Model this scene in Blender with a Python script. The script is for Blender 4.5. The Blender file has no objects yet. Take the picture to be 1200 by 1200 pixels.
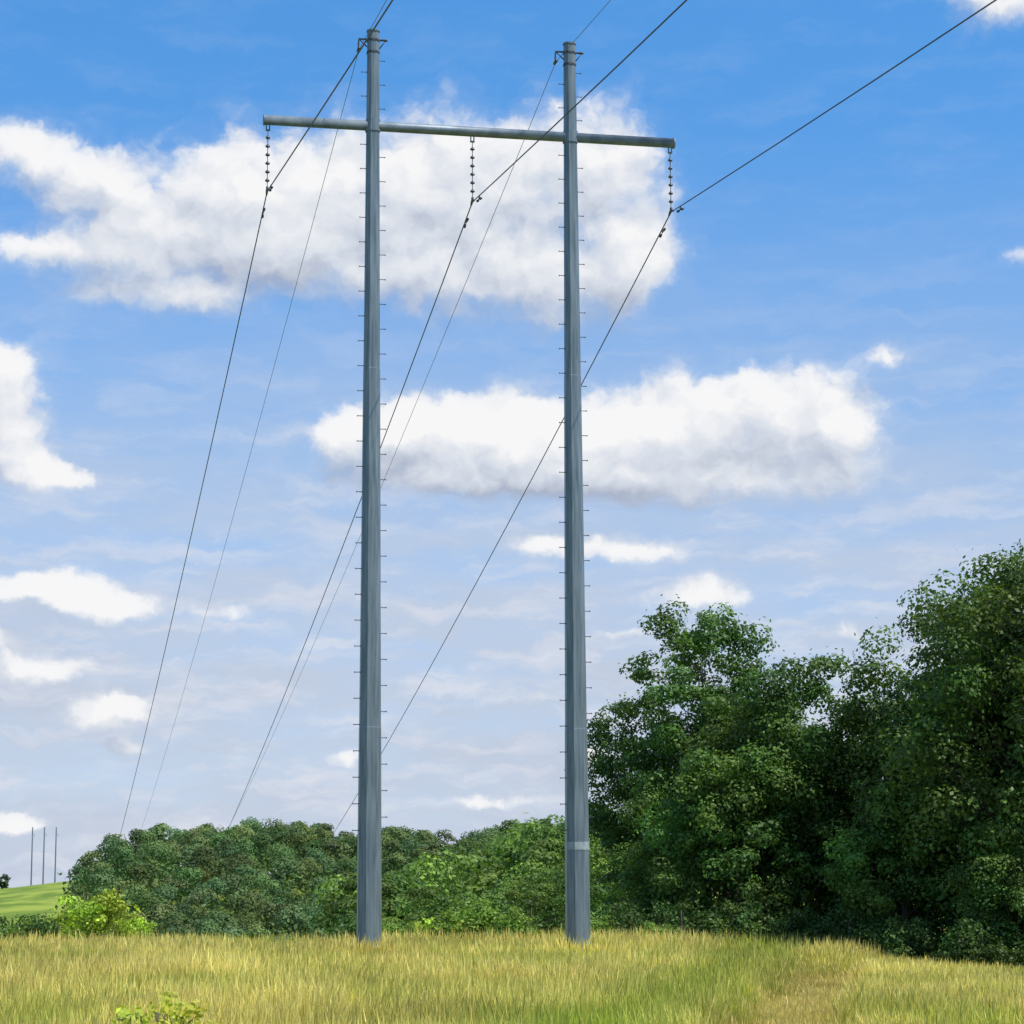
import bpy, math, random
import numpy as np
from mathutils import Vector, Matrix
R_=math.radians
scene=bpy.context.scene
COL=scene.collection
EYE=2.3
G0=-.50

# ------------------------------------------------------------------ helpers
def link(o,parent=None):
    COL.objects.link(o)
    if parent is not None: o.parent=parent
    return o
def empty(name,loc,label,cat,group=None):
    o=bpy.data.objects.new(name,None); o.location=loc; o.empty_display_size=0.3
    link(o); o["label"]=label; o["category"]=cat
    if group:o["group"]=group
    return o
def np_mesh(name,verts,loops,sizes,cols=None,mat=None,smooth=False):
    me=bpy.data.meshes.new(name)
    nv=len(verts); me.vertices.add(nv); me.vertices.foreach_set("co",np.asarray(verts,dtype=np.float32).ravel())
    me.loops.add(len(loops)); me.loops.foreach_set("vertex_index",np.asarray(loops,dtype=np.int32))
    sizes=np.asarray(sizes,dtype=np.int32); starts=np.concatenate([[0],np.cumsum(sizes)[:-1]]).astype(np.int32)
    me.polygons.add(len(sizes)); me.polygons.foreach_set("loop_start",starts)
    me.update(calc_edges=True)
    if cols is not None:
        a=me.color_attributes.new("col",'FLOAT_COLOR','POINT')
        c=np.ones((nv,4),dtype=np.float32); c[:,:3]=cols; a.data.foreach_set("color",c.ravel())
    me.polygons.foreach_set("use_smooth",np.full(len(sizes),bool(smooth)))
    if mat: me.materials.append(mat)
    return me
def leaf_mesh(name,C,U,V,cols,mat):
    n=len(C); v=np.stack([C-U,C-V*0.55,C+U,C+V*0.55],axis=1).reshape(-1,3)
    return np_mesh(name,v,np.arange(n*4),np.full(n,4),np.repeat(cols,4,axis=0),mat)
def tubes(name,paths,mat,smooth=True):
    V=[];L=[];S=[];off=0
    for pts,rad,ns in paths:
        pts=[Vector(p) for p in pts]; n=len(pts)
        ref=None
        for i,p in enumerate(pts):
            d=(pts[min(i+1,n-1)]-pts[max(i-1,0)]).normalized()
            if ref is None:
                ref=Vector((1,0,0)) if abs(d.x)<0.9 else Vector((0,1,0))
            a=(ref-d*ref.dot(d)).normalized(); ref=a; b=d.cross(a)
            for k in range(ns):
                t=2*math.pi*(k+.5)/ns
                V.append(p+(a*math.cos(t)+b*math.sin(t))*rad[i])
        for i in range(n-1):
            for k in range(ns):
                q=(k+1)%ns
                L+= [off+i*ns+k,off+i*ns+q,off+(i+1)*ns+q,off+(i+1)*ns+k]; S.append(4)
        L+=[off+k for k in range(ns)][::-1]; S.append(ns)
        L+=[off+(n-1)*ns+k for k in range(ns)]; S.append(ns)
        off+=n*ns
    return np_mesh(name,np.array([tuple(v) for v in V]),L,S,None,mat,smooth)
def ss(t): t=np.clip(t,0,1); return t*t*(3-2*t)

# ------------------------------------------------------------------ materials
def newmat(name):
    m=bpy.data.materials.new(name); m.use_nodes=True; nt=m.node_tree; nt.nodes.clear(); return m,nt
def leaf_material(name,trans=0.35,rough=0.5,spec=0.3,nscale=0.6):
    m,nt=newmat(name); N=nt.nodes; K=nt.links
    at=N.new("ShaderNodeAttribute"); at.attribute_name="col"
    tc=N.new("ShaderNodeTexCoord"); no=N.new("ShaderNodeTexNoise"); no.inputs["Scale"].default_value=nscale; no.inputs["Detail"].default_value=2
    K.new(tc.outputs["Object"],no.inputs["Vector"])
    mr=N.new("ShaderNodeMapRange"); mr.inputs[1].default_value=.3; mr.inputs[2].default_value=.7; mr.inputs[3].default_value=.75; mr.inputs[4].default_value=1.25
    K.new(no.outputs["Fac"],mr.inputs[0])
    vm=N.new("ShaderNodeVectorMath"); vm.operation='SCALE'; K.new(at.outputs["Color"],vm.inputs[0]); K.new(mr.outputs[0],vm.inputs["Scale"])
    p=N.new("ShaderNodeBsdfPrincipled"); p.inputs["Roughness"].default_value=rough; p.inputs["Specular IOR Level"].default_value=spec
    K.new(vm.outputs[0],p.inputs["Base Color"])
    tr=N.new("ShaderNodeBsdfTranslucent"); v3=N.new("ShaderNodeVectorMath"); v3.operation='MULTIPLY'; K.new(vm.outputs[0],v3.inputs[0]); v3.inputs[1].default_value=(1.4,1.4,.6)
    K.new(v3.outputs[0],tr.inputs["Color"])
    mx=N.new("ShaderNodeMixShader"); mx.inputs[0].default_value=trans; K.new(p.outputs[0],mx.inputs[1]); K.new(tr.outputs[0],mx.inputs[2])
    o=N.new("ShaderNodeOutputMaterial"); K.new(mx.outputs[0],o.inputs[0]); return m
def noisy(name,c1,c2,scale=3,rough=.6,metal=0,stretch=(1,1,1),bump=0,detail=5,lo=.35,hi=.65):
    m,nt=newmat(name); N=nt.nodes; K=nt.links
    tc=N.new("ShaderNodeTexCoord"); mp=N.new("ShaderNodeMapping"); mp.inputs["Scale"].default_value=stretch; K.new(tc.outputs["Object"],mp.inputs[0])
    no=N.new("ShaderNodeTexNoise"); no.inputs["Scale"].default_value=scale; no.inputs["Detail"].default_value=detail; K.new(mp.outputs[0],no.inputs["Vector"])
    cr=N.new("ShaderNodeValToRGB"); cr.color_ramp.elements[0].position=lo; cr.color_ramp.elements[1].position=hi
    cr.color_ramp.elements[0].color=(*c1,1); cr.color_ramp.elements[1].color=(*c2,1); K.new(no.outputs["Fac"],cr.inputs[0])
    p=N.new("ShaderNodeBsdfPrincipled"); p.inputs["Roughness"].default_value=rough; p.inputs["Metallic"].default_value=metal; K.new(cr.outputs[0],p.inputs["Base Color"])
    if bump:
        b=N.new("ShaderNodeBump"); b.inputs["Strength"].default_value=bump; b.inputs["Distance"].default_value=.05; K.new(no.outputs["Fac"],b.inputs["Height"]); K.new(b.outputs[0],p.inputs["Normal"])
    o=N.new("ShaderNodeOutputMaterial"); K.new(p.outputs[0],o.inputs[0]); return m
M_leaf=leaf_material("leaf",trans=.32,spec=.24)
M_forest=leaf_material("forest_leaf",trans=.2,nscale=.03,spec=.05,rough=.8)
M_grass=leaf_material("grass_blade",trans=.4,rough=.6,spec=.12,nscale=.22)
M_bark=noisy("bark",(.045,.035,.028),(.12,.10,.08),scale=6,rough=.9,stretch=(1,1,.25),bump=.6)
M_steel=noisy("weathered_steel",(.10,.135,.155),(.22,.26,.28),scale=2.4,rough=.42,metal=.3,stretch=(4.5,4.5,.3),lo=.3,hi=.7,detail=7)
M_steel_l=noisy("galvanized_steel",(.12,.16,.20),(.20,.245,.285),scale=3,rough=.5,metal=.2)
M_dark=noisy("dark_hardware",(.035,.04,.05),(.07,.075,.085),scale=8,rough=.5,metal=.2)
M_cable=noisy("cable_aluminium",(.035,.04,.055),(.06,.065,.08),scale=8,rough=.55,metal=.2)
M_thin=noisy("ground_wire_steel",(.10,.12,.17),(.15,.17,.22),scale=8,rough=.55)
M_glass=noisy("insulator_ceramic",(.05,.055,.065),(.09,.095,.11),scale=8,rough=.25)
M_plate=noisy("sign_plate",(.22,.26,.275),(.34,.38,.39),scale=7,rough=.5)
M_path=noisy("dry_track",(.28,.25,.09),(.42,.36,.15),scale=1.2,rough=.95,bump=.5)

# terrain
def H(x,y):
    x=np.asarray(x,float); y=np.asarray(y,float)
    y0=82+34*ss((x+1)/12)
    t=ss((y-y0)/120)
    A=25.5*ss((y-420)/200)*ss((x+126)/20)
    B=24.5*ss((y-620)/480)-7*ss((-226-x)/40)*ss((y-800)/300)+5*ss((x+235)/60)*ss((y-800)/250)
    return G0-22*t+np.maximum(A,B)-.07*np.maximum(0,x-8)*ss((y-35)/35)*(1-ss((y-90)/60))*(1-ss((x-24)/20))
def Hf(x,y): return float(H(x,y))
def axis(a,dense,step,far):
    pts=list(np.arange(-dense,dense+.1,step)); s=step; p=dense
    while p<far: s*=1.14 if p<150 or p>500 else 1.0; p+=s; pts=[-p]+pts+[p]
    return np.array(pts)
xs=axis(0,40,2.0,5000)
ys=list(np.arange(0,140,2.0)); s=2.;p=140
while p<9000:
    s=min(s*1.05,18) if p<1200 else s*1.15
    p+=s; ys.append(p)
ys=np.array([-4000,-1500,-500,-150,-50,-20,-8]+ys)
X,Y=np.meshgrid(xs,ys); Z=H(X,Y)
nx,ny=len(xs),len(ys)
idx=np.arange(nx*ny).reshape(ny,nx)
q=np.stack([idx[:-1,:-1],idx[:-1,1:],idx[1:,1:],idx[1:,:-1]],axis=-1).reshape(-1,4)
m,nt=newmat("meadow_ground"); N=nt.nodes;K=nt.links
tc=N.new("ShaderNodeTexCoord")
def rampnoise(scale,c1,c2,lo=.35,hi=.65):
    no=N.new("ShaderNodeTexNoise"); no.inputs["Scale"].default_value=scale; no.inputs["Detail"].default_value=8; K.new(tc.outputs["Object"],no.inputs["Vector"])
    cr=N.new("ShaderNodeValToRGB"); e=cr.color_ramp.elements; e[0].position=lo;e[1].position=hi;e[0].color=(*c1,1);e[1].color=(*c2,1); K.new(no.outputs["Fac"],cr.inputs[0]); return cr,no
near,n1=rampnoise(.8,(.16,.18,.035),(.30,.29,.08)); far,n2=rampnoise(.06,(.12,.19,.03),(.26,.32,.055),.4,.6)
sep=N.new("ShaderNodeSeparateXYZ"); K.new(tc.outputs["Object"],sep.inputs[0])
mr=N.new("ShaderNodeMapRange"); mr.inputs[1].default_value=84; mr.inputs[2].default_value=110; K.new(sep.outputs[1],mr.inputs[0])
mx=N.new("ShaderNodeMix"); mx.data_type='RGBA'; K.new(mr.outputs[0],mx.inputs[0]); K.new(near.outputs[0],mx.inputs[6]); K.new(far.outputs[0],mx.inputs[7])
bp=N.new("ShaderNodeBump"); bp.inputs["Strength"].default_value=.5; bp.inputs["Distance"].default_value=.1; K.new(n1.outputs["Fac"],bp.inputs["Height"])
p=N.new("ShaderNodeBsdfPrincipled"); p.inputs["Roughness"].default_value=.95; p.inputs["Specular IOR Level"].default_value=.1
K.new(mx.outputs[2],p.inputs["Base Color"]); K.new(bp.outputs[0],p.inputs["Normal"])
o=N.new("ShaderNodeOutputMaterial"); K.new(p.outputs[0],o.inputs[0]); M_ground=m
g=link(bpy.data.objects.new("ground",np_mesh("ground",np.stack([X,Y,Z],-1).reshape(-1,3),q.ravel(),np.full(len(q),4),None,M_ground,True)))
g["kind"]="structure"; g["label"]="rolling grassy meadow falling away to a valley and hills"

# path
def path_x(y): 
    t=np.clip((y-10)/68,0,1.3); return 1.0+9.7*t**1.22
PW_=1.2
py=np.arange(8,76,1.0); pv=[];pl=[];ps=[]
for i,y in enumerate(py):
    w=PW_+.15*math.sin(y*.7)
    for k in (-1,-.33,.33,1):
        xx=path_x(y)+k*w; pv.append((xx,y,Hf(xx,y)+.02))
for i in range(len(py)-1):
    for k in range(3):
        a=i*4+k; pl+=[a,a+1,a+5,a+4]; ps.append(4)
o=link(bpy.data.objects.new("path",np_mesh("path",np.array(pv),pl,ps,None,M_path,True))); o["kind"]="structure"; o["label"]="faint trodden track through the tall grass"

# ------------------------------------------------------------------ grass
rng=np.random.default_rng(5)
def vnoise(x,y,sc,seed):
    r=np.random.default_rng(seed); G=r.random((64,64))
    u=x/sc; v=y/sc; i=np.floor(u).astype(int); j=np.floor(v).astype(int); a=ss(u-i); b=ss(v-j)
    g=lambda p,q:G[p%64,q%64]
    return (g(i,j)*(1-a)+g(i+1,j)*a)*(1-b)+(g(i,j+1)*(1-a)+g(i+1,j+1)*a)*b
def make_grass(n):
    y=20+ (88-20)*rng.random(n)**1.2
    x=(rng.random(n)*2-1)*(0.245*y+2.2)
    m_=5200; pk=rng.random(m_)<.5
    px=np.where(pk,-4.37,1.95)+rng.normal(0,.8,m_); pyy=np.where(pk,69.9,71.1)+rng.normal(-.3,.75,m_)
    x=np.concatenate([x,px]); y=np.concatenate([y,pyy]); n=len(x)
    big=vnoise(x,y,4.,3)*.35+vnoise(x,y,1.1,4)*.35+vnoise(x,y,11.,7)*.3
    wob=(vnoise(x,y,1.6,15)-.5)
    dp=np.abs(x-path_x(y)+wob*.8); onp=(1-ss((dp-.65)/.9))*(.72+.28*vnoise(x,y,.8,16))*(1-ss((y-66)/12))
    # greener strip with fewer stalks beside the track
    strip=np.exp(-((x-path_x(y)+2.3+wob)/1.1)**2)
    keep=(vnoise(x,y,.5,1)*.4+vnoise(x,y,1.9,2)*.6 > rng.random(n)*.4)&(rng.random(n)>onp*.5)
    x,y,big,onp,strip=[q_[keep] for q_ in (x,y,big,onp,strip)]; n=len(x)
    right=ss((x-path_x(y)-.3)/1.6)
    h=(.34+.36*rng.random(n))*(.62+.80*big)
    h*=1-.80*onp; h*=1-.30*right
    near=np.exp(-(np.minimum((x+4.37)**2+(y-70.0)**2,(x-1.95)**2+(y-71.2)**2))/1.6); h*=1+.25*near
    stalk=(rng.random(n)<.44*(1-.9*onp)*(1-.6*strip))
    h=np.where(stalk,h*(1.2+.4*rng.random(n))+.03,h)
    w=(.0031+.0035*rng.random(n))*(.7+y/70); w=np.where(stalk,w*.58,w)
    ang=rng.random(n)*2*np.pi; dx=np.cos(ang);dy=np.sin(ang)
    la=rng.random(n)*2*np.pi; lean=h*(.03+.42*rng.random(n)**2)
    wx=(vnoise(x,y,2.3,21)-.5)*.15
    lx=np.cos(la)*lean+h*(.03+wx); ly=np.sin(la)*lean
    z=H(x,y)
    b=np.stack([x,y,z],1); side=np.stack([dx*w,dy*w,0*w],1)
    mid=b+np.stack([lx*.35,ly*.35,h*.6],1); tip=b+np.stack([lx,ly,h],1)
    mw=np.where(stalk,1.0,.85)[:,None]
    q3=b*.22+tip*.78+np.stack([0*h,0*h,h*.03],1)
    tw=np.where(stalk,2.6,.5)[:,None]
    V=np.stack([b-side,b+side,mid-side*mw,mid+side*mw,q3-side*tw,q3+side*tw,tip],1)
    base=np.arange(n)[:,None]*7
    L=(base+np.array([0,1,3,2, 2,3,5,4, 4,5,6])).ravel(); S=np.tile([4,4,3],n)
    green=np.array([.31,.40,.05]); yel=np.array([.76,.63,.115]); straw=np.array([.88,.71,.25]); brown=np.array([.68,.52,.24])
    r=rng.random(n); patch=ss((big-.25)/.5)*(1-.7*strip)
    dry=np.clip(.05+.85*patch+.6*(r-.5),0,1)[:,None]
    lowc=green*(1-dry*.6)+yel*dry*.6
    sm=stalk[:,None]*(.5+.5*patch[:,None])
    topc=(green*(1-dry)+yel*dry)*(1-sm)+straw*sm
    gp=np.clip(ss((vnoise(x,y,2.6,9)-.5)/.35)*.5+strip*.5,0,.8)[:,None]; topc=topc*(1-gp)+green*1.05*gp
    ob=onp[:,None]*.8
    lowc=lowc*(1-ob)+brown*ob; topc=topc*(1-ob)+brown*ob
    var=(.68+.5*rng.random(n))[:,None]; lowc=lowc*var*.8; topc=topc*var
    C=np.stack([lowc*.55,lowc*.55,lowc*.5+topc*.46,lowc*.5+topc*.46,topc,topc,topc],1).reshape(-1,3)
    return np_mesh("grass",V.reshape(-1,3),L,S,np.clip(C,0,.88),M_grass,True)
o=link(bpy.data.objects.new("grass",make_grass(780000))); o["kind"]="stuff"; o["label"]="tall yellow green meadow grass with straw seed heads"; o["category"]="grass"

# ------------------------------------------------------------------ trees
def unit(rg,n):
    v=rg.normal(size=(n,3)); return v/np.linalg.norm(v,axis=1)[:,None]
def ell_lobes(rg,H_,R,bf,nl,tm,lobe):
    lob=[]; zc=H_*(bf+(1-bf)*tm)
    for i in range(nl):
        u=1-2*(i+.5)/nl; a=i*2.39996+rg.normal(0,.25)
        inner=rg.random()<.18
        k=rg.uniform(.25,.5) if inner else rg.uniform(.64,.88)*(1+.05*math.sin(3*a+5*u))
        lr=R*rg.uniform(*lobe)
        hor=math.sqrt(max(1-u*u,0)); 
        hh=(H_-zc-lr*.6) if u>0 else (zc-H_*bf)
        z=zc+u*hh*min(k*1.15,1.0)
        hb=hor**(.8 if u<0 else .9)
        lob.append((math.cos(a)*R*hb*k,math.sin(a)*R*hb*k,z,lr))
    return lob
def gen_tree(name,seed,H_,R,nleaf,leaf,bf=.12,nl=26,hue=(.055,.10,.022),tm=.45,lobe=(.26,.40),shell=.72,trunk_r=None,mat=None,stray=.10):
    rg=np.random.default_rng(seed); mat=mat or M_leaf
    lob=ell_lobes(rg,H_,R,bf,nl,tm,lobe)
    C=[];Cc=[];DD=[]
    wts=np.array([l[3]**2 for l in lob]); wts/=wts.sum()
    for l,wt in zip(lob,wts):
        k=int(rg.integers(6,10)); n=max(int(nleaf*wt),30); c0=np.array(l[:3])
        d=unit(rg,k); d[:,2]=d[:,2]*.8+.12
        cc=c0+d*l[3]*rg.uniform(.4,1.0,size=(k,1))*np.array([1,1,.85]); cr=l[3]*rg.uniform(.32,.62,k)
        pick=rg.integers(0,k,n)
        dd=unit(rg,n); dd[:,2]=np.where(rg.random(n)<.35,np.abs(dd[:,2]),dd[:,2]); rad=(shell+(1-shell)*rg.random(n)**.5*1.35)[:,None]
        P=cc[pick]+dd*rad*cr[pick][:,None]*np.array([1.15,1.15,.75])
        st=rg.random(n)<stray; P[st]+=unit(rg,st.sum())*l[3]*.35
        tone=rg.uniform(.75,1.35)
        ctone=rg.uniform(.72,1.4,k)[pick][:,None]; yel=rg.uniform(.82,1.15)
        C.append(P); DD.append(dd); Cc.append(np.tile(np.array(hue)*tone*np.array([yel,1,1]),(n,1))*ctone*rg.uniform(.85,1.17,size=(n,1)))
    C=np.concatenate(C); DD=np.concatenate(DD); Cc=np.clip(np.concatenate(Cc),0,1); n=len(C)
    hi=rg.random(n)<.04; Cc[hi]=Cc[hi]*np.array([1.6,1.5,1.3])
    C[:,2]=np.maximum(C[:,2],.08)
    Wd=unit(rg,n); Nn=unit(rg,n)*.5+DD*.85+np.array([0,0,.3]); Nn/=np.linalg.norm(Nn,axis=1)[:,None]
    U=np.cross(Nn,Wd); U/=np.linalg.norm(U,axis=1)[:,None]; V=np.cross(Nn,U)
    sz=leaf*rg.uniform(.6,1.3,size=(n,1))
    cm=leaf_mesh(name+"_crown",C,U*sz*.5,V*sz*.5*1.2,Cc,mat)
    tr=trunk_r or H_*.015+.04
    pts=[];rad=[];bx=rg.normal(0,.012*H_,(7,2)).cumsum(0)*.6
    for i in range(7):
        t=i/6; pts.append((bx[i,0]-bx[0,0],bx[i,1]-bx[0,1],-.3+t*(H_*.80+.3))); rad.append(tr*(1-t)**.8*(1.25 if i==0 else 1)+.015)
    paths=[(pts,rad,8)]
    for l in lob:
        zt=max(l[2]-l[3]*rg.uniform(.6,1.2)-math.hypot(l[0],l[1])*.6,H_*.06); f=min((zt+.3)/(H_*.80+.3)*6,5.9); i=int(f); ff=f-i
        p0=Vector(pts[i]).lerp(Vector(pts[i+1]),ff); p3=Vector(l[:3]); m1=p0.lerp(p3,.4)+Vector((0,0,-.04*H_*rg.random())); m2=p0.lerp(p3,.75)+Vector((0,0,.01*H_))
        r0=max(tr*.30*(1-zt/H_),.02)
        paths.append(([p0,m1,m2,p3],[r0,r0*.7,r0*.45,r0*.15],5))
        for _ in range(3):
            e=p3+Vector(tuple(unit(rg,1)[0]))*l[3]*.8; paths.append(([m2,p3.lerp(e,.4),e],[r0*.3,r0*.18,.006],4))
    tm_=tubes(name+"_trunk",paths,M_bark)
    return tm_,cm
def place(kind,meshes,x,y,rot,sc,label,cat,group,parts=("trunk","crown"),z=None):
    e=empty(kind,(x,y,Hf(x,y) if z is None else z),label,cat,group); e.rotation_euler=(0,0,rot); e.scale=sc if isinstance(sc,tuple) else (sc,sc,sc)
    for pn,me in zip(parts,meshes): link(bpy.data.objects.new(pn,me),e)
    return e

dk=(.064,.122,.026); md=(.090,.168,.034); lt=(.13,.215,.042); yl=(.31,.42,.05)
A=gen_tree("a",11,15.3,3.2,32000,.17,bf=.22,nl=36,hue=md,tm=.5,lobe=(.24,.39))
B=gen_tree("b",22,12,3.6,43000,.17,bf=.03,nl=44,hue=dk,tm=.5,lobe=(.24,.38))
C_=gen_tree("c",13,15,5.2,80000,.18,bf=.03,nl=68,hue=dk,tm=.5,lobe=(.20,.34))
D=gen_tree("d",14,15.5,5.8,95000,.18,bf=.03,nl=76,hue=(.072,.134,.027),tm=.5,lobe=(.20,.33))
E=gen_tree("e",15,9,3.2,34000,.16,bf=.03,nl=34,hue=(.085,.158,.032),tm=.45)
F=gen_tree("f",16,8.5,3.0,24000,.18,bf=.03,nl=30,hue=lt,tm=.45)
E2=gen_tree("e2",19,9,3.2,24000,.19,bf=.03,nl=34,hue=(.090,.162,.036),tm=.45)
GR="trees along the edge of the meadow"
tl=[
(A,8.0,97,.3,(1.0,1.0,.99),"tall slender leafy tree with an open airy crown"),
(B,6.0,100,1.1,.91,"dark green rounded tree at the wood edge"),
(B,11.1,92,2.6,1.02,"dark green dense tree with foliage down to the grass"),
(E,8.7,90.5,.5,.98,"medium green bushy tree in front of taller ones"),
(B,9.6,96,5.3,.92,"dark green rounded tree at the wood edge"),
(B,13.9,94,4.2,.83,"dark green rounded tree at the wood edge"),
(C_,17.5,89,0.,.98,"broad dark green tree in the dense wood"),
(D,19.7,83.5,1.7,1.07,"very large broad dark green tree beside the meadow"),
(C_,24,84,3.3,1.1,"very large broad dark green tree beside the meadow"),
(E,6.6,94,3.9,.80,"medium green bushy tree in front of taller ones"),
(C_,13.5,104,5.,.62,"broad dark green tree in the dense wood"),
(D,21.5,99,.6,.85,"broad dark green tree in the dense wood"),
(D,28,90,.9,.95,"broad dark green tree in the dense wood"),
(E,14.4,86,1.1,.85,"dark bushy tree with foliage down to the grass"),
(E,17.6,80.5,2.9,.72,"dark bushy tree with foliage down to the grass"),
]
for me,x,y,r,s_,lb in tl: place("tree",me,x,y,r,s_,lb,"tree",GR)
rg=np.random.default_rng(77)
def midtree(az,top,y,me,Hm,lb):
    x=az*y; zt=top; zb=Hf(x,y)
    place("tree",me,round(x,2),y,float(rg.uniform(0,6.28)),(zt-zb)/Hm,lb,"tree","trees on the slope behind the meadow")
# direction ratio x/y, height of the top above the meadow, distance
for az,top,y,me,Hm in [(.0204,7.2,135,F,8.5),(.0067,7.4,150,F,8.5),(-.0055,5.4,140,F,8.5),(-.022,4.9,150,E2,9),(-.037,4.6,165,F,8.5),(-.015,5.6,175,E2,9),(-.048,3.4,150,E2,9),(.011,4.2,122,F,8.5),(.031,6.8,128,E2,9),(.0,2.8,112,F,8.5),(-.0296,2.4,118,E2,9),(-.059,2.2,160,E2,9),(.043,5.4,118,F,8.5),(.022,3.4,112,E2,9)]:
    midtree(az,top,y,me,Hm,"leafy green tree growing on the slope below the meadow")
S1=gen_tree("s1",31,2.6,1.3,4600,.12,bf=.05,nl=20,hue=yl,tm=.5,trunk_r=.035,lobe=(.24,.42),stray=.3)
S2=gen_tree("s2",32,2.2,1.3,3600,.13,bf=.05,nl=18,hue=(.16,.26,.045),tm=.45,trunk_r=.035,lobe=(.26,.42),stray=.25)
S3=gen_tree("s3",33,2.2,1.5,3800,.14,bf=.03,nl=18,hue=(.062,.112,.026),tm=.4,trunk_r=.035,lobe=(.26,.42),stray=.2)
SH=[(S1,-15.5,87,.2,1.18),(S1,-14.5,87.5,2.2,.8),(S3,-17.6,90,1,.95),(S2,-18.6,91,4,.95),(S3,-19.9,92,4,1.0),(S2,-20.9,90,2,.95),(S2,-1.6,87,3,1.15),(S2,-.4,86,1,1.0),(S3,.6,88,1.4,1.1),(S2,-4.2,88,1,.75),(S1,-3.0,89,1,.8),
(S2,2.9,87,2,.8),(S3,4.4,88,2.5,1.0),(S3,6.2,87.5,1,1.),(S3,8.2,87,4,1.),(S3,10.2,86.5,5,.95),(S3,12.0,84.5,0.4,.95),(S3,13.8,81.5,3,.95),(S3,15.8,79,2,1.0),(S3,18.2,77.2,.7,1.1),(S2,5.2,86,2.1,.65),(S3,-9.5,86.5,1,.55)]
for me,x,y,r,s_ in SH:
    lb={id(S1):"bright yellow green leafy shrub at the meadow edge",id(S2):"light green shrub at the meadow edge",id(S3):"dark green low shrub at the foot of trees"}[id(me)]
    place("shrub",me,x,y,r,s_,lb,"shrub","shrubs along the meadow edge",("stem","foliage"))
W=gen_tree("w",41,.75,.34,700,.055,bf=.1,nl=10,hue=(.42,.46,.055),tm=.55,trunk_r=.010,lobe=(.26,.45),stray=.35)
for x,y,s_ in [(-4.75,31.5,1.85),(-5.05,31.9,1.5),(-4.5,31.2,1.5)]:
    place("weed",W,x,y,x,s_,"small yellow green leafy weed among the grass","weed","weeds growing in the meadow",("stem","foliage"))

# far forest as one mass
def forest():
    rg=np.random.default_rng(3); C=[];U=[];V=[];K_=[]
    pts=[]
    for gy in np.arange(430,680,6.8):
        for gx in np.arange(-180,130,6.8):
            x=gx+rg.uniform(-3.4,3.4);y=gy+rg.uniform(-3.4,3.4)
            if x< -.186*y+rg.uniform(-2,2): continue
            if x>.06*y: continue
            pts.append((x,y))
    for i in range(150):
        y=rg.uniform(230,430); x=rg.uniform(-.18*y,.10*y); pts.append((x,y))
    for x,y in pts:
        hz=Hf(x,y)+1.3*math.sin(x*.07)+.8*math.sin(x*.19+1); Ht=rg.uniform(9.5,16); R=rg.uniform(2.8,5.0); n=520
        edge=ss((x+.19*y)/16.); Ht*=.8+.2*float(edge)
        k=10; d=unit(rg,k); d[:,2]=np.abs(d[:,2])*.9; d[0]=(0,0,.5)
        cc=np.array([x,y,hz+Ht-R*1.1])+d*np.array([.65,.65,.75])*R; cr=R*rg.uniform(.25,.45,k); cr[0]=R*.58
        wk=cr**2/np.sum(cr**2); pk=rg.choice(k,n,p=wk); dd=unit(rg,n); dd[:,2]=np.where(rg.random(n)<.75,np.abs(dd[:,2]),dd[:,2])
        P=cc[pk]+dd*cr[pk][:,None]*rg.uniform(.82,1.12,(n,1))
        nlow=60; Q=np.array([x,y,hz])+np.stack([rg.normal(0,R*.5,nlow),rg.normal(0,R*.5,nlow),rg.uniform(2,Ht*.7,nlow)],1)
        P=np.concatenate([P,Q]); n+=nlow
        Nn=np.concatenate([dd,unit(rg,nlow)])+unit(rg,n)*.3; Nn/=np.linalg.norm(Nn,axis=1)[:,None]
        w=unit(rg,n); u=np.cross(Nn,w);u/=np.linalg.norm(u,axis=1)[:,None]; v=np.cross(Nn,u)
        s_=rg.uniform(.22,.38,(n,1))*(1.0 if y>430 else .8); s_[-nlow:]*=2.2
        hue=np.array([.118,.182,.068])*rg.uniform(.65,1.35)*np.array([rg.uniform(.8,1.25),1,rg.uniform(.85,1.2)])  # bluish distance haze is mixed into the treetop colour
        C.append(P);U.append(u*s_);V.append(v*s_*1.2);K_.append(np.tile(hue,(n,1))*rg.uniform(.88,1.12,(n,1)))
    return leaf_mesh("forest",np.concatenate(C),np.concatenate(U),np.concatenate(V),np.concatenate(K_),M_forest)
o=link(bpy.data.objects.new("forest",forest())); o["kind"]="stuff"; o["label"]="distant wooded hillside of dense green treetops"; o["category"]="forest"
FT=gen_tree("ft",51,10,4.2,2500,1.0,bf=.1,nl=16,hue=(.08,.12,.06),tm=.45,lobe=(.3,.45))
for x,y,s_ in [(-245,1090,1.15),(-240,1095,.8),(-250,1085,1.0)]:
    place("tree",FT,x,y,x,s_,"small dark tree on the distant grassy hill","tree","trees on the distant hill")

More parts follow.
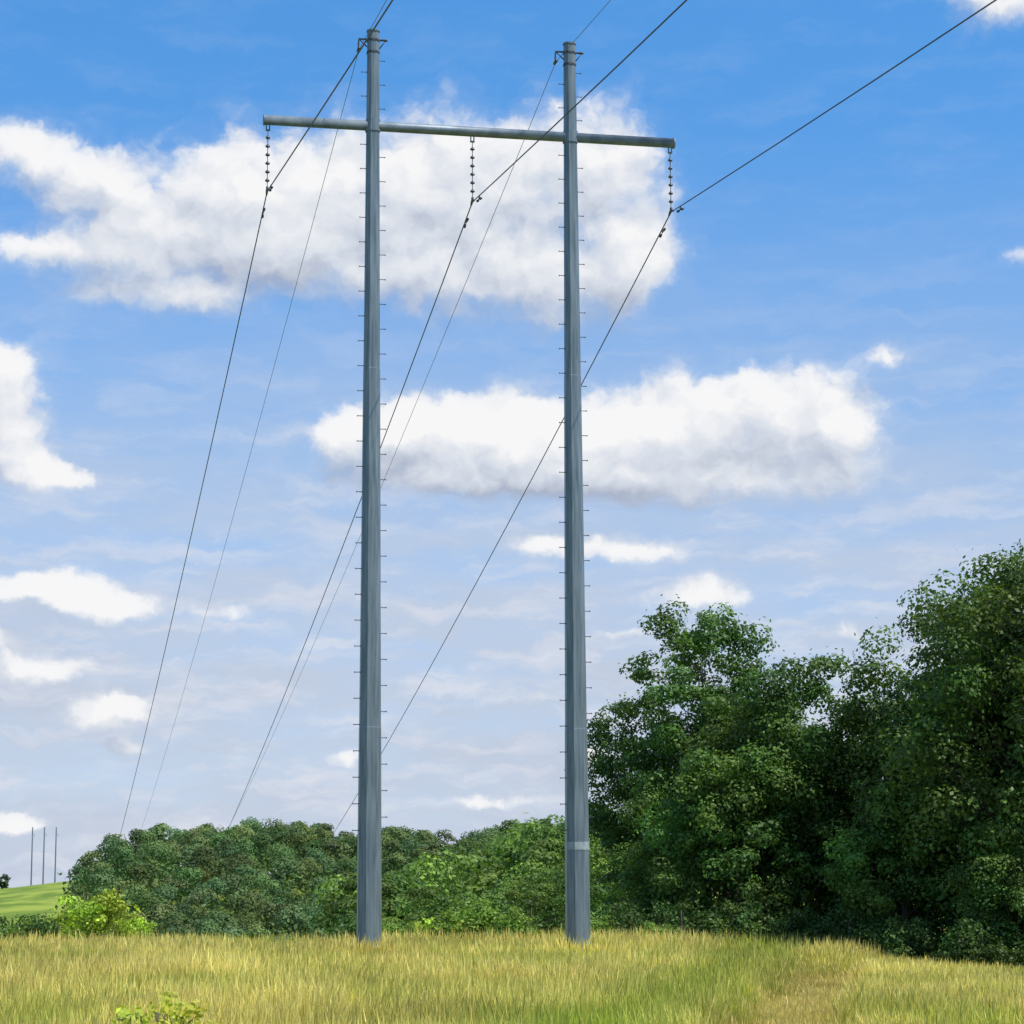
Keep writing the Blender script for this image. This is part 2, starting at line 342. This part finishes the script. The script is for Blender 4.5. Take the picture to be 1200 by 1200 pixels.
# ------------------------------------------------------------------ H-frame tower
ARM=Vector((1,.195,0)).normalized()
P1=Vector((-4.37,70.5,0)); P2=Vector((1.95,71.73,0)); MID=(P1+P2)/2; ZA=26.13; ZT=29.26
tower=empty("transmission_tower",(MID.x,MID.y,0),"tall grey steel two-pole power line tower standing in the meadow","power line tower")
ang=math.atan2(ARM.y,ARM.x); tower.rotation_euler=(0,0,ang)
half=(P2-P1).length/2
def child(name,me,parent,loc=(0,0,0),rot=(0,0,0),label=None):
    o=bpy.data.objects.new(name,me); o.location=loc; o.rotation_euler=rot; link(o,parent)
    if label:o["label"]=label
    return o
def prad(z): return .39-.185*(z/ZT)
def pole_mesh():
    zs=[-.9,0,3.0,7.0,7.03,14,18.2,18.23,22,ZT]; pr=[]
    for z in zs:
        r=prad(z)
        if z<=7.0: r+=.007
        if z>18.2: r-=.006
        pr.append(r)
    return tubes("pole",[([(0,0,z) for z in zs],pr,8)],M_steel,False)
pm=pole_mesh()
bolt=tubes("step_bolt",[([(0,0,0),(.035,0,0),(.036,0,0),(.20,0,0),(.201,0,0),(.22,0,0)],[.028,.028,.012,.012,.024,.024],6)],M_dark)
cap=tubes("cap",[([(0,0,0),(0,0,.05),(0,0,.07)],[.225,.225,.17],8)],M_steel,False)
band=tubes("band",[([(0,0,0),(0,0,.06)],[.222,.222],8)],M_dark,False)
brk=tubes("wire_bracket",[([(.46,0,-.30),(.42,0,-.30),(.18,0,-.30),(-.18,0,-.30),(-.46,0,-.30),(-.47,0,-.45),(-.47,0,-.6),(-.47,0,-.66)],[.05,.04,.035,.035,.035,.03,.03,.05],6),
   ([(.2,0,-.6),(.40,0,-.31)],[.02,.02],6),([(-.2,0,-.55),(-.45,0,-.31)],[.02,.02],6),([(-.47,-.16,-.66),(-.47,.16,-.66)],[.05,.05],8)],M_dark)
pband=tubes("plate_band",[([(0,0,0),(0,0,.24)],[prad(3.3)+.018,prad(3.54)+.018],8)],M_plate,False)
for si,sx in enumerate((-1,1)):
    po=child("pole",pm,tower,(sx*half,0,0))
    child("cap",cap,po,(0,0,ZT)); child("wire_bracket",brk,po,(0,0,ZT+.05)); child("band",band,po,(0,0,ZT-.72)); child("band",band,po,(0,0,ZT-.32))
    z=3.9
    while z<ZT-.8:
        for sd in (-1,1):
            zz=z+(.40 if sd>0 else 0)
            if abs(zz-ZA)<.35 : continue
            child("step_bolt",bolt,po,(sd*(prad(zz)-.05),-.03,zz),(0,0,0 if sd>0 else math.pi))
        z+=.80
    if si==1: child("plate_band",pband,po,(0,0,3.3))
HL=6.65
ca=[([(-HL-.05,0,0),(-HL,0,0),(-HL+.001,0,0),(HL-.001,0,0),(HL,0,0),(HL+.05,0,0)],[.18,.18,.16,.16,.18,.18],14)]
for e in (-HL+.1,0,HL-.1): ca+=[([(e-.05,0,-.12),(e-.05,0,-.36)],[.022,.022],6),([(e+.05,0,-.12),(e+.05,0,-.36)],[.022,.022],6),([(e-.07,0,-.33),(e+.07,0,-.33)],[.03,.03],6)]
carm=child("crossarm",tubes("crossarm",ca,M_steel_l),tower,(0,0,ZA))
clm=tubes("clamp",[([(0,0,-.20),(0,0,.20)],[.250,.246],8)],M_steel,False)
for sx in (-1,1): child("clamp",clm,carm,(sx*half,0,0))
rodm=tubes("insulator",[([(0,0,0),(0,0,-1.86),(0,0,-1.88),(0,0,-2.0)],[.014,.014,.04,.05],6),([(0,-.28,-2.08),(0,-.1,-2.0),(0,.1,-2.0),(0,.28,-2.08)],[.025,.045,.045,.025],8)],M_dark)
dm=tubes("disc",[([(0,0,.065),(0,0,.04),(0,0,.01),(0,0,-.02),(0,0,-.045)],[.025,.04,.075,.075,.035],12)],M_glass)
att=[]
for e in (-HL+.1,0,HL-.1):
    io=child("insulator",rodm,tower,(e,0,ZA-.30))
    for k in range(6): child("insulator_disc",dm,io,(0,0,-.28-k*.28))
    att.append(MID+ARM*e+Vector((0,0,ZA-.30-2.03)))

# ------------------------------------------------------------------ cables
def cable(a,ra,b,dx,label,r,mat,damp=True,k1=1.9e-4,k2=1.6e-4,dx2=None):
    dx2=dx2 or dx; pts=[]
    for s_ in list(np.arange(260,0,-8))+[4,2,1,.4]: pts.append(Vector((dx2*s_,-s_,-b*s_+k2*s_*s_)))
    pts.append(Vector((0,0,0)))
    for s_ in [.4,1,2,4]+list(np.arange(8,480,8)): pts.append(Vector((-dx*s_,s_,-ra*s_+k1*s_*s_)))
    o=bpy.data.objects.new("power_cable",tubes("power_cable",[(pts,[r]*len(pts),6)],mat)); o.location=a; link(o)
    o["label"]=label; o["category"]="cable"; o["group"]="overhead power line cables"
    if damp:
        dmsh=tubes("vibration_damper",[([(0,0,0),(0,0,-.13)],[.025,.025],6),([(0,-.30,-.13),(0,-.15,-.13),(0,-.14,-.13),(0,.14,-.13),(0,.15,-.13),(0,.30,-.13)],[.045,.035,.012,.012,.035,.045],8)],M_dark)
        for sg,rt in ((1,ra),(-1,b)):
            s_=1.25; child("vibration_damper",dmsh,o,(-dx*s_*sg,s_*sg,-rt*s_),(-math.atan(rt)*sg,0,.2))
for a,dx,dx2 in zip(att,(.204,.187,.168),(.217,.190,.173)): cable(a,.168,.139,dx,"dark power cable hanging from an insulator string",.019,M_cable,dx2=dx2)
for P,dx in ((P1,.204),(P2,.193)):
    cable(P-ARM*.46+Vector((0,0,ZT+.05-.66)),.172,.12,dx,"thin grey ground wire strung from a pole top",.010,M_thin,False)

# distant three pole structure
hz=Hf(-222,1100)
dt=empty("transmission_tower",(-222,1100,hz-1),"distant pale steel three-pole power line tower on a grassy hill","power line tower")
dpm=tubes("far_pole",[([(0,0,0),(0,0,28)],[.38,.26],10)],M_steel_l,False)
fim=tubes("far_insulator",[([(0,0,25),(.9,-.2,24.7),(.9,-.2,23.5)],[.06,.07,.09],6)],M_dark)
for dx in (-5.6,0,5.6):
    po=child("pole",dpm,dt,(dx,0,0)); child("insulator",fim,po)

# ------------------------------------------------------------------ sun, world
SAZ,SEL=118,58
sv=Vector((math.sin(R_(SAZ))*math.cos(R_(SEL)),math.cos(R_(SAZ))*math.cos(R_(SEL)),math.sin(R_(SEL))))
sl=bpy.data.lights.new("sun",'SUN'); sl.energy=5.0; sl.angle=R_(.53); sl.color=(1,.955,.88)
so=bpy.data.objects.new("sun",sl); so.rotation_euler=sv.to_track_quat('Z','Y').to_euler(); so.location=(30,0,60); link(so)
w=bpy.data.worlds.new("World"); scene.world=w; w.use_nodes=True; nt=w.node_tree; nt.nodes.clear(); N=nt.nodes; K=nt.links
STR=.15
def mth(nt,op,a,b=None,c=None,clamp=False):
    n=nt.nodes.new("ShaderNodeMath"); n.operation=op; n.use_clamp=clamp
    for i,v in enumerate((a,b,c)):
        if v is None: continue
        if isinstance(v,(int,float)): n.inputs[i].default_value=v
        else: nt.links.new(v,n.inputs[i])
    return n.outputs[0]
def vmt(nt,op,a,b=None,c=None,out=0):
    n=nt.nodes.new("ShaderNodeVectorMath"); n.operation=op
    for i,v in enumerate((a,b,c)):
        if v is None: continue
        if isinstance(v,(tuple,list)): n.inputs[i].default_value=v
        else: nt.links.new(v,n.inputs[i])
    return n.outputs[out]
# cloud puffs in sky directions: azimuth deg, elevation deg, half-width deg, half-height deg, weight
def PX(u,v,a,b,w=1.): return ((u-600)/46.,9.15+(600-v)/47.5,a/46.,b/47.5,w)
puffs=[PX(25,188,80,30,.72),PX(120,225,90,40,.8),PX(60,302,90,19,.7),PX(190,348,105,20,.70),PX(180,290,95,42,.8),PX(270,215,62,55,.85),PX(325,285,85,54,.85),PX(410,225,105,76,.9),PX(560,215,98,84,.95),
PX(705,190,72,64,.95),PX(750,300,48,52,.9),PX(660,325,82,52,.85),PX(500,325,95,42,.75),
PX(395,515,46,30,1.),PX(470,505,54,40,1.),PX(550,508,66,48,1.),PX(620,512,60,46,1.),PX(700,520,68,44,1.),PX(790,500,68,46,1.),PX(885,482,68,52,1.05),PX(978,505,48,48,1.05),PX(800,562,180,26,.9),PX(540,560,130,20,.7),
PX(8,440,50,36,1),PX(8,500,42,42,1.),PX(30,545,45,26,.9),PX(75,568,50,14,1.),
PX(60,692,66,20,.95),PX(140,710,68,20,.95),PX(55,785,64,19,1.),PX(5,745,28,16,.85),PX(145,835,64,19,.95),PX(165,876,28,10,.75),
PX(645,640,55,15,.7),PX(745,646,70,14,.75),PX(815,702,62,19,.88),PX(1035,425,42,13,.58),PX(1130,0,60,20,.62),PX(1180,35,55,28,.60),PX(1195,322,24,12,.52),
PX(410,890,26,12,.58),PX(690,885,30,13,.62),PX(20,962,70,13,.8),PX(570,940,80,10,.6),PX(275,718,34,11,.52),PX(975,745,28,10,.5),PX(720,742,34,8,.5)]
G=bpy.data.node_groups.new("cloud_field",'ShaderNodeTree')
G.interface.new_socket("P",in_out='INPUT',socket_type='NodeSocketVector'); G.interface.new_socket("F",in_out='OUTPUT',socket_type='NodeSocketFloat')
gi=G.nodes.new("NodeGroupInput"); acc=None
for (a,e,ra,re,wt) in puffs:
    q_=vmt(G,'MULTIPLY_ADD',gi.outputs[0],(1/ra,1/re,0),(-a/ra,-e/re,0)); d=vmt(G,'DOT_PRODUCT',q_,q_,out=1)
    gx=mth(G,'POWER',.38,d); acc=mth(G,'MULTIPLY_ADD',gx,wt,acc if acc is not None else 0.)
go=G.nodes.new("NodeGroupOutput"); G.links.new(acc,go.inputs[0])
tc=N.new("ShaderNodeTexCoord"); nrm=vmt(nt,'NORMALIZE',tc.outputs["Generated"])
sp=N.new("ShaderNodeSeparateXYZ"); K.new(nrm,sp.inputs[0])
az=mth(nt,'MULTIPLY',mth(nt,'ARCTAN2',sp.outputs[0],sp.outputs[1]),57.2958); el=mth(nt,'MULTIPLY',mth(nt,'ARCSINE',sp.outputs[2]),57.2958)
cb=N.new("ShaderNodeCombineXYZ"); K.new(az,cb.inputs[0]); K.new(el,cb.inputs[1]); P=cb.outputs[0]
def noise(vec,scale,detail=6,rough=.55):
    n=N.new("ShaderNodeTexNoise"); n.inputs["Scale"].default_value=scale; n.inputs["Detail"].default_value=detail; n.inputs["Roughness"].default_value=rough; K.new(vec,n.inputs["Vector"]); return n
def voro(vec,scale,detail=3):
    n=N.new("ShaderNodeTexVoronoi"); n.voronoi_dimensions='2D'; n.feature='SMOOTH_F1'; n.normalize=True
    n.inputs["Scale"].default_value=scale; n.inputs["Detail"].default_value=detail; n.inputs["Roughness"].default_value=.5; n.inputs["Smoothness"].default_value=.4; K.new(vec,n.inputs["Vector"]); return n.outputs["Distance"]
def grp(v):
    n=N.new("ShaderNodeGroup"); n.node_tree=G; K.new(v,n.inputs[0]); return n.outputs[0]
def mrange(v,a,b,c=0.,d=1.,smooth=True):
    n=N.new("ShaderNodeMapRange"); n.interpolation_type='SMOOTHSTEP' if smooth else 'LINEAR'
    for i,x in enumerate((a,b,c,d)): n.inputs[i+1].default_value=x
    K.new(v,n.inputs[0]); return n.outputs[0]
def mixc(f,a,b):
    n=N.new("ShaderNodeMix"); n.data_type='RGBA'; K.new(f,n.inputs[0])
    for i,v in ((6,a),(7,b)):
        if isinstance(v,tuple): n.inputs[i].default_value=v
        else: K.new(v,n.inputs[i])
    return n.outputs[2]
sky=N.new("ShaderNodeTexSky"); sky.sky_type='NISHITA'; sky.sun_disc=False; sky.sun_elevation=R_(SEL); sky.sun_rotation=R_(SAZ); sky.air_density=1.0; sky.dust_density=.6; sky.ozone_density=3.0
er=N.new("ShaderNodeValToRGB"); K.new(mth(nt,'DIVIDE',el,90.,clamp=True),er.inputs[0]); e=er.color_ramp.elements
tab=[(0,(.88,.98,1.45)),(.035,(.74,.88,1.22)),(.11,(.56,.84,1.10)),(.25,(.44,.98,1.32)),(.5,(.95,1.05,1.1))]
e[0].position=0; e[0].color=(*[c/1.5 for c in tab[0][1]],1); e[1].position=.5; e[1].color=(*[c/1.5 for c in tab[4][1]],1)
for p_,c in tab[1:4]: x=e.new(p_); x.color=(*[k/1.5 for k in c],1)
skc=vmt(nt,'MULTIPLY',sky.outputs[0],vmt(nt,'MULTIPLY',er.outputs[0],(1.5,1.5,1.5)))
# --- branch for the bank of clouds
wn=noise(P,.9,5,.6); warp=vmt(nt,'MULTIPLY',vmt(nt,'SUBTRACT',wn.outputs["Color"],(.5,.5,.5)),(1.3,.85,0))
PW=vmt(nt,'ADD',P,warp)
f0=grp(PW); f1=grp(vmt(nt,'ADD',PW,(.25,.9,0)))
vs=vmt(nt,'MULTIPLY',PW,(1,1.2,1))
nA=noise(vs,.85,6,.55).outputs["Fac"]; nB=noise(vmt(nt,'ADD',vs,(.16,.40,0)),.85,3,.5).outputs["Fac"]
vA=voro(vs,.80)
bil=mth(nt,'SUBTRACT',.42,vA)
dens=mth(nt,'ADD',mth(nt,'MULTIPLY_ADD',bil,.85,f0),mth(nt,'MULTIPLY',mth(nt,'SUBTRACT',nA,.5),.95))
f0c=mth(nt,'MULTIPLY',f0,3.,clamp=True)
df=mth(nt,'SUBTRACT',f0,f1)
topk=mrange(df,-.25,.35)
sharp=mrange(dens,.32,.76); soft=mrange(dens,.05,1.0)
mm=mth(nt,'ADD',mth(nt,'MULTIPLY',sharp,mth(nt,'MULTIPLY_ADD',topk,.55,.10)),mth(nt,'MULTIPLY',soft,mth(nt,'MULTIPLY_ADD',topk,-.55,.90)))
mask=mth(nt,'MULTIPLY',mm,f0c)
sh=mth(nt,'ADD',mth(nt,'MULTIPLY',df,.60),mth(nt,'MULTIPLY',mth(nt,'SUBTRACT',nA,nB),.9))  # bright tops and grey undersides: sun shading painted into the cloud colour
sh=mth(nt,'ADD',mth(nt,'MULTIPLY_ADD',bil,.35,sh),.44,clamp=True)
cr=N.new("ShaderNodeValToRGB"); K.new(sh,cr.inputs[0]); e=cr.color_ramp.elements
e[0].position=.0; e[0].color=(.40,.45,.57,1); e[1].position=.85; e[1].color=(.93,.93,.94,1); e2=e.new(.40); e2.color=(.65,.70,.79,1)
ccol=vmt(nt,'SCALE',cr.outputs[0]); ccol.node.inputs["Scale"].default_value=1/STR
hn=noise(vmt(nt,'MULTIPLY',PW,(.22,1.1,1)),.5,5,.62).outputs["Fac"]
hlow=mrange(el,4.,19.,1.,.0)
hz_=mth(nt,'MULTIPLY',mrange(hn,.25,.58,.45,1.,False),hlow)
hx=mixc(hz_,skc,(.54/STR,.61/STR,.74/STR,1))
st=mth(nt,'MULTIPLY',mrange(noise(vmt(nt,'MULTIPLY',PW,(.45,2.0,1)),.7,5,.6).outputs["Fac"],.44,.72,0,.78),mrange(el,3.,16.,1.,.08))
hx=mixc(st,hx,(.75/STR,.77/STR,.84/STR,1)); full=mixc(mask,hx,ccol)
bg1=N.new("ShaderNodeBackground"); bg1.inputs[1].default_value=STR; K.new(full,bg1.inputs[0])
# --- branch for the rest of the sky
gn=noise(vmt(nt,'MULTIPLY',P,(.6,1.2,1)),.12,4,.6).outputs["Fac"]
rest=mixc(mrange(gn,.54,.68),skc,(.72/STR,.76/STR,.83/STR,1))
bg2=N.new("ShaderNodeBackground"); bg2.inputs[1].default_value=STR; K.new(rest,bg2.inputs[0])
reg=mth(nt,'MULTIPLY',mrange(mth(nt,'ABSOLUTE',az),16.,19.,1.,0.),mth(nt,'MULTIPLY',mrange(el,24.,27.,1.,0.),mrange(el,-2.,-1.,0.,1.)))
ms=N.new("ShaderNodeMixShader"); K.new(reg,ms.inputs[0]); K.new(bg2.outputs[0],ms.inputs[1]); K.new(bg1.outputs[0],ms.inputs[2])
wo=N.new("ShaderNodeOutputWorld"); K.new(ms.outputs[0],wo.inputs[0])

# ------------------------------------------------------------------ camera
cd=bpy.data.cameras.new("camera"); cam=bpy.data.objects.new("camera",cd); link(cam)
cd.sensor_width=36; cd.lens=81; cd.clip_start=.1; cd.clip_end=20000
cam.matrix_world=Matrix.Translation((0,0,EYE))@Matrix.Rotation(R_(99.15),4,'X')@Matrix.Rotation(R_(-.3),4,'Z')
scene.camera=cam
scene.view_settings.view_transform='Standard'; scene.view_settings.look='None'; scene.view_settings.exposure=0
